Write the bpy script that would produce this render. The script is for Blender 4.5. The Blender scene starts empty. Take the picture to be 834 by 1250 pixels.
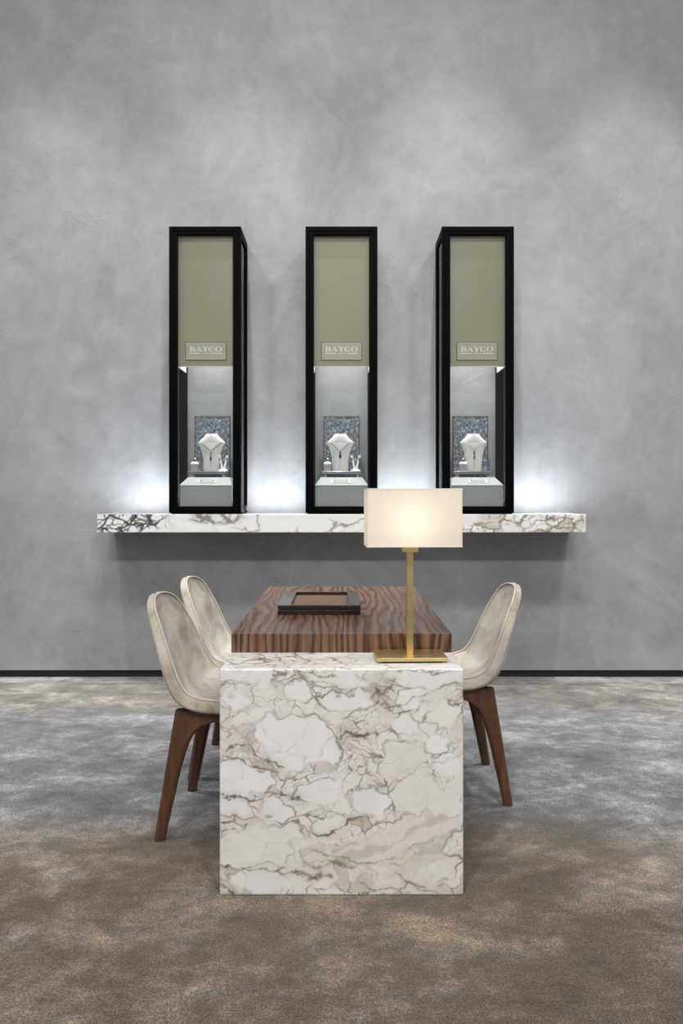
import bpy, bmesh, math, random
import numpy as np
from mathutils import Vector, Matrix

C = bpy.context.scene.collection
SC = bpy.context.scene
PI = math.pi
rad = math.radians
random.seed(4)

# ------------------------------------------------------------------ helpers
def link(o, parent=None):
    C.objects.link(o)
    if parent: o.parent = parent
    return o

def smooth(me, ang=35):
    for p in me.polygons: p.use_smooth = True
    try: me.set_sharp_from_angle(angle=rad(ang))
    except Exception: pass

def obj(name, bm, mat, parent=None, loc=(0, 0, 0), bevel=0, seg=2, sm=True, ang=35):
    me = bpy.data.meshes.new(name)
    bmesh.ops.recalc_face_normals(bm, faces=bm.faces[:])
    bm.to_mesh(me); bm.free()
    if mat: me.materials.append(mat)
    if sm: smooth(me, ang)
    o = bpy.data.objects.new(name, me)
    o.location = loc
    if bevel:
        m = o.modifiers.new('bevel', 'BEVEL'); m.width = bevel; m.segments = seg
        m.limit_method = 'ANGLE'; m.angle_limit = rad(40); m.harden_normals = True
    return link(o, parent)

def tag(o, label, cat, group=None):
    o['label'] = label; o['category'] = cat
    if group: o['group'] = group
    return o

def thing(name, label, cat, loc=(0, 0, 0), rotz=0, group=None):
    o = bpy.data.objects.new(name, None); C.objects.link(o)
    o.empty_display_size = .05
    o.location = loc; o.rotation_euler = (0, 0, rotz)
    return tag(o, label, cat, group)

def struct(o):
    o['kind'] = 'structure'; return o

def dup(root, loc=None, rotz=None, label=None):
    r = root.copy(); C.objects.link(r)
    if loc is not None: r.location = loc
    if rotz is not None: r.rotation_euler = (0, 0, rotz)
    if label: r['label'] = label
    for ch in list(root.children):
        c = ch.copy(); C.objects.link(c); c.parent = r
        for g in list(ch.children):
            d = g.copy(); C.objects.link(d); d.parent = c
    return r

def box(bm, x0, x1, y0, y1, z0, z1):
    v = [bm.verts.new((x, y, z)) for z in (z0, z1) for y in (y0, y1) for x in (x0, x1)]
    for f in ((0, 2, 3, 1), (4, 5, 7, 6), (0, 1, 5, 4), (2, 6, 7, 3), (0, 4, 6, 2), (1, 3, 7, 5)):
        bm.faces.new([v[i] for i in f])

def bx(*a):
    bm = bmesh.new(); box(bm, *a); return bm

def loft(bm, rings, cap=True):
    """rings: list of lists of 3D points (same length, closed)"""
    rv = [[bm.verts.new(p) for p in r] for r in rings]
    n = len(rv[0])
    for a, b in zip(rv[:-1], rv[1:]):
        for i in range(n):
            bm.faces.new((a[i], a[(i + 1) % n], b[(i + 1) % n], b[i]))
    if cap:
        bm.faces.new(rv[0][::-1]); bm.faces.new(rv[-1])
    return rv

def tube(bm, pts, r, n=8, closed=False):
    pts = [Vector(p) for p in pts]
    N = len(pts); rings = []
    up = Vector((0.13, 0.21, 1)).normalized()
    for i, p in enumerate(pts):
        a = pts[(i - 1) % N] if (closed or i > 0) else p
        b = pts[(i + 1) % N] if (closed or i < N - 1) else p
        t = (b - a).normalized()
        s = t.cross(up)
        if s.length < 1e-3: s = t.cross(Vector((1, 0, 0)))
        s.normalize(); u = s.cross(t).normalized()
        rr = r[i] if isinstance(r, (list, tuple)) else r
        rings.append([p + s * math.cos(2 * PI * k / n) * rr + u * math.sin(2 * PI * k / n) * rr for k in range(n)])
    if closed:
        rv = [[bm.verts.new(q) for q in rg] for rg in rings]
        for i in range(N):
            a, b = rv[i], rv[(i + 1) % N]
            for k in range(n):
                bm.faces.new((a[k], a[(k + 1) % n], b[(k + 1) % n], b[k]))
    else:
        loft(bm, rings)

def prism_xz(bm, poly, y0, y1, hole=None):
    """polygon in x,z extruded along y (poly: list of (x,z))"""
    a = [bm.verts.new((x, y0, z)) for x, z in poly]
    b = [bm.verts.new((x, y1, z)) for x, z in poly]
    n = len(poly)
    for i in range(n):
        bm.faces.new((a[i], a[(i + 1) % n], b[(i + 1) % n], b[i]))
    bm.faces.new(a); bm.faces.new(b[::-1])

# ------------------------------------------------------------------ numpy noise (for the marble veining)
def _h(ix, iy, s):
    n = (ix.astype(np.int64) * 374761393 + iy.astype(np.int64) * 668265263 + s * 974634541) & 0xffffffff
    n = ((n ^ (n >> 13)) * 1274126177) & 0xffffffff
    n = (n ^ (n >> 16)) & 0xffffff
    return n / float(0xffffff)

def vnoise(x, y, s=0):
    ix, iy = np.floor(x), np.floor(y)
    fx, fy = x - ix, y - iy
    fx = fx * fx * (3 - 2 * fx); fy = fy * fy * (3 - 2 * fy)
    a = _h(ix, iy, s); b = _h(ix + 1, iy, s); c = _h(ix, iy + 1, s); d = _h(ix + 1, iy + 1, s)
    return (a * (1 - fx) + b * fx) * (1 - fy) + (c * (1 - fx) + d * fx) * fy

def fbm(x, y, s=0, o=4):
    t = 0; a = .5; n = 0
    for k in range(o):
        t = t + a * vnoise(x, y, s + k * 17); n += a
        x = x * 2.03 + 3.1; y = y * 2.03 + 7.7; a *= .5
    return t / n

def cells(x, y, s=0, jit=.95):
    """jittered-grid Voronoi: F1, edge gap (F2-F1), cell random"""
    ix, iy = np.floor(x), np.floor(y)
    f1 = np.full(x.shape, 9.); f2 = np.full(x.shape, 9.); rid = np.zeros(x.shape)
    for dx in (-1, 0, 1):
        for dy in (-1, 0, 1):
            cx, cy = ix + dx, iy + dy
            px = cx + .5 + (_h(cx, cy, s) - .5) * jit; py = cy + .5 + (_h(cx, cy, s + 5) - .5) * jit
            d = np.hypot(x - px, y - py)
            r = _h(cx, cy, s + 9)
            near = d < f1
            f2 = np.where(near, f1, np.minimum(f2, d))
            rid = np.where(near, r, rid); f1 = np.where(near, d, f1)
    return f1, f2 - f1, rid

def sstep(a, b, x):
    t = np.clip((x - a) / (b - a), 0, 1); return t * t * (3 - 2 * t)

def mixc(c, col, w):
    return c * (1 - w[..., None]) + np.array(col)[None, :] * w[..., None]

def lin(*rgb):
    return tuple(((c / 255) / 12.92 if c / 255 <= .04045 else ((c / 255 + .055) / 1.055) ** 2.4) for c in rgb)

# ------------------------------------------------------------------ node materials
class NT:
    def __init__(s, name):
        s.m = bpy.data.materials.new(name); s.m.use_nodes = True
        s.t = s.m.node_tree; s.b = s.t.nodes['Principled BSDF']; s.out = s.t.nodes['Material Output']
    def n(s, typ, **kw):
        nd = s.t.nodes.new(typ)
        for k, v in kw.items():
            if k in nd.inputs.keys(): nd.inputs[k].default_value = v
            else: setattr(nd, k, v)
        return nd
    def l(s, a, b): s.t.links.new(a, b)
    def coord(s, kind='Object', scale=(1, 1, 1), rot=(0, 0, 0), loc=(0, 0, 0)):
        tc = s.n('ShaderNodeTexCoord'); mp = s.n('ShaderNodeMapping')
        mp.inputs['Scale'].default_value = scale; mp.inputs['Rotation'].default_value = rot; mp.inputs['Location'].default_value = loc
        s.l(tc.outputs[kind], mp.inputs[0]); return mp.outputs[0]
    def noise(s, vec, scale, detail=4, rough=.55, dist=0):
        nd = s.n('ShaderNodeTexNoise'); nd.inputs['Scale'].default_value = scale
        nd.inputs['Detail'].default_value = detail; nd.inputs['Roughness'].default_value = rough
        nd.inputs['Distortion'].default_value = dist
        s.l(vec, nd.inputs['Vector']); return nd.outputs['Fac']
    def ramp(s, fac, stops, interp='LINEAR'):
        r = s.n('ShaderNodeValToRGB'); r.color_ramp.interpolation = interp
        e = r.color_ramp.elements
        while len(e) < len(stops): e.new(.5)
        for k, (p, c) in enumerate(stops):
            e[k].position = p
            e[k].color = (c, c, c, 1) if isinstance(c, (int, float)) else (*c, 1)
        s.l(fac, r.inputs[0]); return r.outputs[0]
    def math(s, op, a, b=None, clamp=False):
        m = s.n('ShaderNodeMath', operation=op); m.use_clamp = clamp
        for i, v in enumerate((a, b)):
            if v is None: continue
            if isinstance(v, (int, float)): m.inputs[i].default_value = v
            else: s.l(v, m.inputs[i])
        return m.outputs[0]
    def mix(s, fac, a, b, blend='MIX'):
        m = s.n('ShaderNodeMix', data_type='RGBA', blend_type=blend)
        for sock, v in ((m.inputs[0], fac), (m.inputs[6], a), (m.inputs[7], b)):
            if isinstance(v, (int, float)): sock.default_value = v
            elif isinstance(v, tuple): sock.default_value = (*v, 1)
            else: s.l(v, sock)
        return m.outputs[2]
    def bump(s, h, strength=.3, dist=.01):
        b = s.n('ShaderNodeBump'); b.inputs['Strength'].default_value = strength; b.inputs['Distance'].default_value = dist
        s.l(h, b.inputs['Height']); s.l(b.outputs[0], s.b.inputs['Normal'])
    def set(s, **kw):
        for k, v in kw.items():
            k = k.replace('_', ' ')
            i = s.b.inputs[k]
            if isinstance(v, (int, float)): i.default_value = v
            elif isinstance(v, tuple): i.default_value = (*v, 1) if len(v) == 3 else v
            else: s.l(v, i)
        return s

def speckle(name, col, rough=.5, metal=0, var=.08, scale=30, bump=0, bscale=200, **kw):
    m = NT(name); v = m.coord()
    n = m.noise(v, scale, 4)
    c = m.mix(m.ramp(n, [(.3, 0.), (.7, 1.)]), tuple(x * (1 - var) for x in col), tuple(min(1, x * (1 + var)) for x in col))
    m.set(Base_Color=c, Roughness=rough, Metallic=metal, **kw)
    if bump: m.bump(m.noise(v, bscale, 2), bump, .002)
    return m.m

# wall plaster ------------------------------------------------------
def plaster():
    m = NT('plaster_wall'); v = m.coord()
    big = m.noise(v, .9, 5, .6, .4)
    mid = m.noise(v, 3.2, 6, .62, .8)
    # trowel sweeps: long curved streaks at several angles
    sw = []
    for k, (rot, sc, loc) in enumerate((((0, .5, 0), (2.2, 1, 7), (0, 0, 0)), ((0, -.75, 0), (2.6, 1, 8), (5, 0, 3)), ((0, 1.4, 0), (2, 1, 6), (9, 0, 1)))):
        vv = m.coord(scale=(1, 1, 1), rot=rot, loc=loc)
        mp = m.n('ShaderNodeMapping'); mp.inputs['Scale'].default_value = (.7, 1, 3.0); m.l(vv, mp.inputs[0])
        sw.append(m.noise(mp.outputs[0], 2.1, 5, .6, 1.6))
    s1 = m.mix(m.ramp(m.noise(v, 1.3, 2), [(.42, 0.), (.58, 1.)]), sw[0], sw[1])
    s2 = m.mix(m.ramp(m.noise(m.coord(loc=(4, 2, 9)), 1.1, 2), [(.42, 0.), (.58, 1.)]), s1, sw[2])
    # fine trowel ridges = edges of warped cells, broken up
    wv = m.n('ShaderNodeVectorMath', operation='ADD')
    nz = m.n('ShaderNodeTexNoise'); nz.inputs['Scale'].default_value = 1.6; nz.inputs['Detail'].default_value = 3
    m.l(v, nz.inputs['Vector']); m.l(v, wv.inputs[0])
    sc = m.n('ShaderNodeVectorMath', operation='SCALE'); sc.inputs['Scale'].default_value = .75
    m.l(nz.outputs['Color'], sc.inputs[0]); m.l(sc.outputs[0], wv.inputs[1])
    vor = m.n('ShaderNodeTexVoronoi', feature='DISTANCE_TO_EDGE'); vor.inputs['Scale'].default_value = 3.2
    m.l(wv.outputs[0], vor.inputs['Vector'])
    ridge = m.ramp(vor.outputs['Distance'], [(0., 1.), (.012, 0.)])
    step = m.ramp(vor.outputs['Distance'], [(0., 0.), (.02, 1.), (.12, 0.)])
    brk = m.ramp(m.noise(m.coord(loc=(1, 5, 2)), 2.6, 4), [(.55, 0.), (.64, 1.)])
    ridge = m.math('MULTIPLY', ridge, brk); step = m.math('MULTIPLY', step, brk)
    cloud = m.noise(m.coord(loc=(7, 3, 1)), 9, 6, .68, .6)
    t = m.math('ADD', m.math('MULTIPLY', big, .36), m.math('MULTIPLY', mid, .30))
    t = m.math('ADD', t, m.math('MULTIPLY', cloud, .16))
    t = m.math('ADD', t, m.math('MULTIPLY', s2, .18))
    col = m.ramp(t, [(.36, lin(119, 119, 120)), (.5, lin(136, 136, 137)), (.64, lin(152, 152, 152))])
    col = m.mix(m.math('MULTIPLY', ridge, .22), col, lin(112, 112, 114))
    fine = m.noise(v, 60, 3)
    h = m.math('ADD', m.math('MULTIPLY', s2, .55), m.math('MULTIPLY', fine, .05))
    h = m.math('ADD', h, m.math('MULTIPLY', cloud, .22))
    h = m.math('ADD', h, m.math('MULTIPLY', step, .16))
    m.set(Base_Color=col, Roughness=.62)
    m.b.inputs['Specular IOR Level'].default_value = .3
    m.bump(h, .2, .02)
    return m.m

def carpet():
    m = NT('carpet_pile'); v = m.coord()
    a = m.noise(v, 1.3, 4, .6, .4)
    b = m.noise(m.coord(scale=(.9, 1.25, 1)), 4.2, 6, .68, .35)
    c = m.noise(v, 17, 6, .78)
    f = m.noise(v, 90, 4, .8)
    t = m.math('ADD', m.math('MULTIPLY', a, .24), m.math('MULTIPLY', b, .34))
    t = m.math('ADD', t, m.math('MULTIPLY', c, .22))
    t = m.math('ADD', t, m.math('MULTIPLY', f, .20))
    brown = m.ramp(t, [(.39, lin(76, 63, 49)), (.5, lin(113, 98, 81)), (.56, lin(148, 132, 113)), (.635, lin(200, 184, 164))])
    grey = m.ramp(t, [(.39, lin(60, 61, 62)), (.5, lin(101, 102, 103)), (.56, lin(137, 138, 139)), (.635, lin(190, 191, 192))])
    # pile colour: a grey band between brown ends along y, with an uneven border
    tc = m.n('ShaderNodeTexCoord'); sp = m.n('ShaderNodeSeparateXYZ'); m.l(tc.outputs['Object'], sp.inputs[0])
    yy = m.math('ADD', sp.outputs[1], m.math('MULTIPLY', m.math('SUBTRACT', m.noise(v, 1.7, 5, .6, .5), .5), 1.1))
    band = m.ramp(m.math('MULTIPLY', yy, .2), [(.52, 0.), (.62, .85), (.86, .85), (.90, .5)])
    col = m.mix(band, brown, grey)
    fib = m.ramp(m.noise(v, 190, 3, .8), [(.36, .30), (.64, 1.85)])
    col = m.mix(1.0, col, fib, 'MULTIPLY')
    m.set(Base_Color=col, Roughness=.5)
    m.b.inputs['Sheen Weight'].default_value = .3
    m.b.inputs['Sheen Roughness'].default_value = .3
    m.b.inputs['Sheen Tint'].default_value = (.80, .90, 1, 1)
    m.b.inputs['Specular IOR Level'].default_value = .15
    h = m.math('ADD', m.math('MULTIPLY', f, .6), m.math('MULTIPLY', m.noise(v, 300, 3, .75), .6))
    h = m.math('ADD', h, m.math('MULTIPLY', b, .35))
    m.bump(h, .7, .008)
    return m.m

def marble_mat(name, rough=.28):
    m = NT(name)
    at = m.n('ShaderNodeAttribute', attribute_name='stone')
    v = m.coord()
    n = m.ramp(m.noise(v, 14, 6, .6), [(.3, .95), (.7, 1.03)])
    c = m.mix(1.0, at.outputs['Color'], n, 'MULTIPLY')
    m.set(Base_Color=c, Roughness=rough)
    return m.m

def walnut(name, dark=1.0, scale=1.0, rough=.38, waterfall=True):
    """grain runs along local Y on top and turns down the front face (y - z)"""
    m = NT(name)
    tc = m.n('ShaderNodeTexCoord'); sp = m.n('ShaderNodeSeparateXYZ'); m.l(tc.outputs['Object'], sp.inputs[0])
    along = m.math('SUBTRACT', sp.outputs[1], sp.outputs[2])
    cb = m.n('ShaderNodeCombineXYZ')
    m.l(sp.outputs[0], cb.inputs[0]); m.l(along, cb.inputs[1])
    def mp(sx, sy, lx=0):
        k = m.n('ShaderNodeMapping'); k.inputs['Scale'].default_value = (sx * scale, sy * scale, 1); k.inputs['Location'].default_value = (lx, lx * .7, 0)
        m.l(cb.outputs[0], k.inputs[0]); return k.outputs[0]
    w = m.noise(mp(3.0, .85), 1, 2, .5, .4)              # slow figure
    w2 = m.noise(mp(15, 1.5, 3), 1, 3, .55)
    ph = m.math('ADD', m.math('MULTIPLY', w, 8.0), m.math('MULTIPLY', w2, 2.4))
    ph = m.math('ADD', ph, m.math('MULTIPLY', sp.outputs[0], 30.0))
    rings = m.math('FRACT', ph)
    tri = m.math('ABSOLUTE', m.math('SUBTRACT', m.math('MULTIPLY', rings, 2.0), 1.0))
    tri = m.math('POWER', tri, 2.2)
    st = m.noise(mp(70, 3.0, 7), 1, 4, .65)               # fibre streaks
    st2 = m.noise(mp(9, .7, 11), 1, 2)
    t = m.math('ADD', m.math('MULTIPLY', tri, .34), m.math('MULTIPLY', st, .52))
    t = m.math('ADD', t, m.math('MULTIPLY', st2, .22))
    d = dark
    col = m.ramp(t, [(.22, tuple(x * d for x in lin(166, 130, 102))), (.45, tuple(x * d for x in lin(124, 86, 62))),
                     (.62, tuple(x * d for x in lin(84, 52, 37))), (.85, tuple(x * d for x in lin(40, 25, 20)))])
    m.set(Base_Color=col, Roughness=rough)
    m.bump(st, .08, .002)
    return m.m

def leg_wood():
    m = NT('stained_leg_wood')
    v = m.coord(scale=(26, 26, 2.0))
    n = m.noise(v, 1, 4, .6, .5)
    col = m.ramp(n, [(.3, lin(58, 35, 20)), (.55, lin(84, 52, 31)), (.75, lin(110, 71, 44))])
    m.set(Base_Color=col, Roughness=.42)
    return m.m

def suede():
    m = NT('beige_suede'); v = m.coord()
    n = m.noise(v, 6, 5, .65, .8); n2 = m.noise(m.coord(loc=(3, 1, 2)), 14, 5, .7, .4)
    col = m.ramp(n, [(.30, lin(140, 128, 112)), (.46, lin(172, 162, 147)), (.64, lin(194, 186, 174))])
    spots = m.ramp(n2, [(.60, 0.), (.76, .55)])
    col = m.mix(spots, col, lin(134, 115, 95))
    m.set(Base_Color=col, Roughness=.85)
    m.b.inputs['Sheen Weight'].default_value = .25; m.b.inputs['Sheen Roughness'].default_value = .5
    m.b.inputs['Specular IOR Level'].default_value = .2
    h = m.math('ADD', m.noise(v, 5, 4, .6, 1.2), m.math('MULTIPLY', m.noise(v, 160, 2), .08))
    m.bump(h, .25, .02)
    return m.m

def brass():
    m = NT('brushed_brass'); v = m.coord(scale=(1, 120, 120))
    n = m.noise(v, 3, 3)
    col = m.mix(n, lin(214, 182, 122), lin(236, 208, 152))
    m.set(Base_Color=col, Metallic=1.0, Roughness=m.ramp(n, [(.3, .30), (.7, .42)]))
    return m.m

def glass():
    m = NT('clear_pane_glass')
    t = m.t; t.nodes.remove(m.b)
    tr = m.n('ShaderNodeBsdfTransparent'); tr.inputs[0].default_value = (.965, .975, .97, 1)
    gl = m.n('ShaderNodeBsdfGlossy'); gl.inputs['Roughness'].default_value = .02
    fr = m.n('ShaderNodeFresnel'); fr.inputs['IOR'].default_value = 1.45
    fac = m.math('MULTIPLY', fr.outputs[0], .75)
    mx = m.n('ShaderNodeMixShader')
    m.l(fac, mx.inputs[0]); m.l(tr.outputs[0], mx.inputs[1]); m.l(gl.outputs[0], mx.inputs[2]); m.l(mx.outputs[0], m.out.inputs[0])
    return m.m

def shade_mat():
    m = NT('linen_lamp_shade'); t = m.t
    v = m.coord(scale=(500, 500, 500)); n = m.noise(v, 1, 2)
    col = m.mix(n, lin(249, 243, 233), lin(254, 249, 241))
    t.nodes.remove(m.b)
    df = m.n('ShaderNodeBsdfDiffuse'); ts = m.n('ShaderNodeBsdfTranslucent')
    m.l(col, df.inputs[0]); m.l(col, ts.inputs[0])
    mx = m.n('ShaderNodeMixShader'); mx.inputs[0].default_value = .55
    m.l(df.outputs[0], mx.inputs[1]); m.l(ts.outputs[0], mx.inputs[2]); m.l(mx.outputs[0], m.out.inputs[0])
    return m.m

def emit(name, col, strength):
    m = NT(name); m.set(Base_Color=col, Roughness=.6)
    v = m.coord(); n = m.noise(v, 20, 1)
    m.b.inputs['Emission Color'].default_value = (*col, 1); m.b.inputs['Emission Strength'].default_value = strength
    m.l(m.mix(n, col, tuple(min(1, c * 1.02) for c in col)), m.b.inputs['Emission Color'])
    return m.m

def board_mat():
    m = NT('crushed_grey_velvet'); v = m.coord()
    n = m.noise(v, 48, 4, .65, 1.6)
    m.set(Base_Color=m.ramp(n, [(.36, lin(40, 45, 52)), (.5, lin(92, 98, 105)), (.64, lin(158, 164, 168))]), Roughness=.8)
    m.b.inputs['Sheen Weight'].default_value = .4
    return m.m

M = {}
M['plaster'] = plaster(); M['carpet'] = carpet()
M['stone'] = marble_mat('veined_marble'); M['walnut'] = walnut('walnut_table', dark=.62)
M['tray'] = speckle('dark_tray_wood', lin(34, 16, 13), .25, var=.25, scale=40)
M['tray_top'] = speckle('dark_polished_edge', lin(38, 34, 36), .22, var=.12, scale=60)
M['tray_leather'] = speckle('brown_leather_inlay', lin(112, 84, 70), .55, var=.18, scale=28, bump=.15, bscale=120)
M['leg'] = leg_wood(); M['suede'] = suede(); M['piping'] = speckle('cream_piping', lin(200, 190, 174), .8, var=.05)
M['brass'] = brass(); M['glass'] = glass(); M['shade'] = shade_mat()
M['trim_white'] = speckle('white_shade_trim', lin(240, 234, 224), .7, var=.02)
M['bulb'] = emit('lamp_bulb_glow', (1, .9, .78), 6)
M['black'] = speckle('black_lacquer', lin(4, 4, 6), .5, var=.15, scale=50, Specular_IOR_Level=.03)
M['blackmatte'] = speckle('black_reveal', lin(9, 9, 9), .7, var=.15)
M['olive'] = speckle('olive_fascia_lacquer', lin(160, 153, 127), .35, var=.03, scale=5)
M['olive_edge'] = speckle('dark_olive_edge', lin(100, 96, 76), .5, var=.04)
M['plate'] = speckle('pale_bronze_plate', lin(182, 178, 158), .4, var=.03)
M['letter'] = speckle('ivory_lettering', lin(246, 244, 234), .4, var=.02)
M['white'] = speckle('white_lacquer', lin(236, 236, 235), .45, var=.015)
M['leatherette'] = speckle('white_leatherette', lin(203, 199, 196), .5, var=.03, bump=.1, bscale=400)
M['plinth_top'] = speckle('white_plinth_leather', lin(156, 155, 154), .5, var=.03, bump=.1, bscale=400)
M['greyfabric'] = speckle('grey_linen', lin(160, 161, 162), .85, var=.10, scale=90, bump=.3, bscale=500)
M['metal'] = speckle('polished_steel', lin(150, 153, 158), .2, metal=1.0, var=.1, scale=25)
M['chrome'] = speckle('chrome_metal', lin(200, 203, 206), .12, metal=1.0, var=.03)
M['velvet'] = board_mat()
M['silverchain'] = speckle('dark_silver', lin(72, 72, 76), .35, metal=.6, var=.1, scale=200)
M['gem_dark'] = speckle('dark_gem', lin(22, 24, 34), .08, var=.3, scale=200)
M['gem_blue'] = speckle('blue_gem', lin(22, 30, 62), .08, var=.3, scale=200)
M['gem_grey'] = speckle('grey_gem', lin(98, 100, 106), .1, var=.4, scale=300)
M['cardgrey'] = speckle('grey_card_lettering', lin(92, 92, 94), .6, var=.03)
M['card'] = speckle('pale_card', lin(170, 169, 168), .6, var=.02)
M['slit'] = speckle('dark_slit', lin(18, 16, 16), .6, var=.1)
M['strip_led'] = emit('led_strip_glow', (.86, .93, 1), 6)

# ------------------------------------------------------------------ measures (m); camera at x=0,y=0
WALL_Y = 5.26
EYE = 1.226

# ================================================================== SETTING
def wall_mesh(bm):
    box(bm, -6, 6, WALL_Y, WALL_Y + .2, .052, 5.2)
struct(obj('wall_back', bx(-6, 6, WALL_Y, WALL_Y + .2, .052, 5.2), M['plaster'], bevel=0, sm=False))
struct(obj('baseboard_back', bx(-6, 6, WALL_Y + .02, WALL_Y + .2, 0, .052), M['blackmatte'], sm=False))
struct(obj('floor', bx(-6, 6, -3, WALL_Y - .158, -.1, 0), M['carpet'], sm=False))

def stone_color_border(X, Y):
    n = fbm(X * 2.5 + fbm(X * 3, Y * 3, 3) * 2, Y * 14, 21, 5)
    n2 = fbm(X * 7, Y * 30, 5, 4)
    c = np.tile(np.array(lin(138, 134, 128)), (X.size, 1))
    c = mixc(c, lin(166, 162, 156), sstep(.45, .62, n))
    c = mixc(c, lin(100, 96, 90), sstep(.52, .58, n2) * (1 - sstep(.60, .66, n2)) * .7)
    return c

def grid_box(name, x0, x1, y0, y1, z0, z1, nx, ny, nz, colfun, mat, r=.003, parent=None):
    """rounded box with a fine grid on every face; a 'stone' colour attribute from colfun(points, face)"""
    idx = {}; V = []; F = []; tags = []
    xs = np.linspace(x0, x1, nx + 1); ys = np.linspace(y0, y1, ny + 1); zs = np.linspace(z0, z1, nz + 1)
    Vs = []; Fs = []; Ts = []; off = 0
    for face, (A, B, fix, val) in {'front': ('x', 'z', 'y', y0), 'back': ('x', 'z', 'y', y1), 'left': ('y', 'z', 'x', x0),
                                   'right': ('y', 'z', 'x', x1), 'top': ('x', 'y', 'z', z1), 'bottom': ('x', 'y', 'z', z0)}.items():
        g = {'x': xs, 'y': ys, 'z': zs}
        if face in ('back', 'bottom'): g = {k: np.linspace(a[0], a[-1], 5) for k, a in g.items()}
        a, b = np.meshgrid(g[A], g[B], indexing='ij')
        P = np.zeros((a.size, 3))
        P[:, 'xyz'.index(A)] = a.ravel(); P[:, 'xyz'.index(B)] = b.ravel(); P[:, 'xyz'.index(fix)] = val
        na, nb = len(g[A]), len(g[B])
        i, j = np.meshgrid(np.arange(na - 1), np.arange(nb - 1), indexing='ij')
        q = (i * nb + j).ravel()
        f = np.stack([q, q + nb, q + nb + 1, q + 1], 1)
        if face in ('back', 'left', 'bottom'): f = f[:, ::-1]
        Vs.append(P); Fs.append(f + off); Ts += [face]; off += a.size
    cols = np.concatenate([colfun(P, t) for P, t in zip(Vs, Ts)])
    P = np.concatenate(Vs); F = np.concatenate(Fs)
    lo = np.array([x0, y0, z0]) + r; hi = np.array([x1, y1, z1]) - r
    pin = np.clip(P, lo, hi); d = P - pin; L = np.linalg.norm(d, axis=1, keepdims=True)
    P = pin + np.where(L > 0, d / np.maximum(L, 1e-9) * r, 0)
    me = bpy.data.meshes.new(name)
    me.vertices.add(len(P)); me.vertices.foreach_set('co', P.astype(np.float32).ravel())
    me.loops.add(F.size); me.loops.foreach_set('vertex_index', F.astype(np.int32).ravel())
    me.polygons.add(len(F)); me.polygons.foreach_set('loop_start', np.arange(0, F.size, 4, dtype=np.int32))
    me.update(calc_edges=True)
    at = me.color_attributes.new('stone', 'FLOAT_COLOR', 'POINT')
    at.data.foreach_set('color', np.concatenate([cols, np.ones((len(cols), 1))], 1).astype(np.float32).ravel())
    me.materials.append(mat)
    o = bpy.data.objects.new(name, me)
    return link(o, parent)

struct(grid_box('trim_1', -6, 6, WALL_Y - .158, WALL_Y + .2, -.1, .003, 900, 12, 4,
                lambda P, t: stone_color_border(P[:, 0], P[:, 1] - WALL_Y), M['stone'], .0015))

# ================================================================== MARBLE BLOCK
# clasts of the breccia on the front face: (u, v down, ru, rv, rotation deg, tone 0 white..1 beige)
CL = [(.315, .305, .170, .118, 12, 0), (.10, .485, .135, .078, 10, .0), (.392, .54, .075, .045, -8, .1), (.632, .565, .060, .062, 10, 0),
      (.888, .325, .066, .055, -15, 0), (.76, .385, .105, .075, -5, .55), (.79, .545, .105, .082, -20, .4), (.775, .118, .085, .050, -22, .1),
      (.445, .695, .085, .042, -25, .1), (.165, .775, .185, .105, -6, .35), (.76, .745, .262, .098, -24, .75), (.21, .945, .135, .055, 5, .15),
      (.80, .905, .19, .075, -12, .6), (.055, .625, .075, .045, 8, 0), (.24, .605, .060, .042, 20, .1), (.52, .122, .115, .032, 6, .15),
      (.325, .088, .05, .03, 0, .1), (.775, .225, .060, .036, -12, .2), (.86, .035, .15, .034, 3, .2), (.10, .025, .12, .028, 5, .3),
      (.945, .44, .06, .05, 0, .1), (.622, .418, .032, .025, 0, .2), (.075, .14, .045, .035, 20, .15), (.45, .045, .13, .024, 4, .3),
      (.19, .06, .04, .025, 0, .3), (.93, .60, .08, .06, -25, .35), (.515, .60, .035, .035, 20, .2), (.42, .93, .06, .03, 0, .2),
      (.14, .215, .06, .028, -15, .25), (.70, .30, .05, .022, -20, .2), (.93, .20, .07, .045, -10, .35), (.33, .86, .05, .03, 10, .3)]
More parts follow.
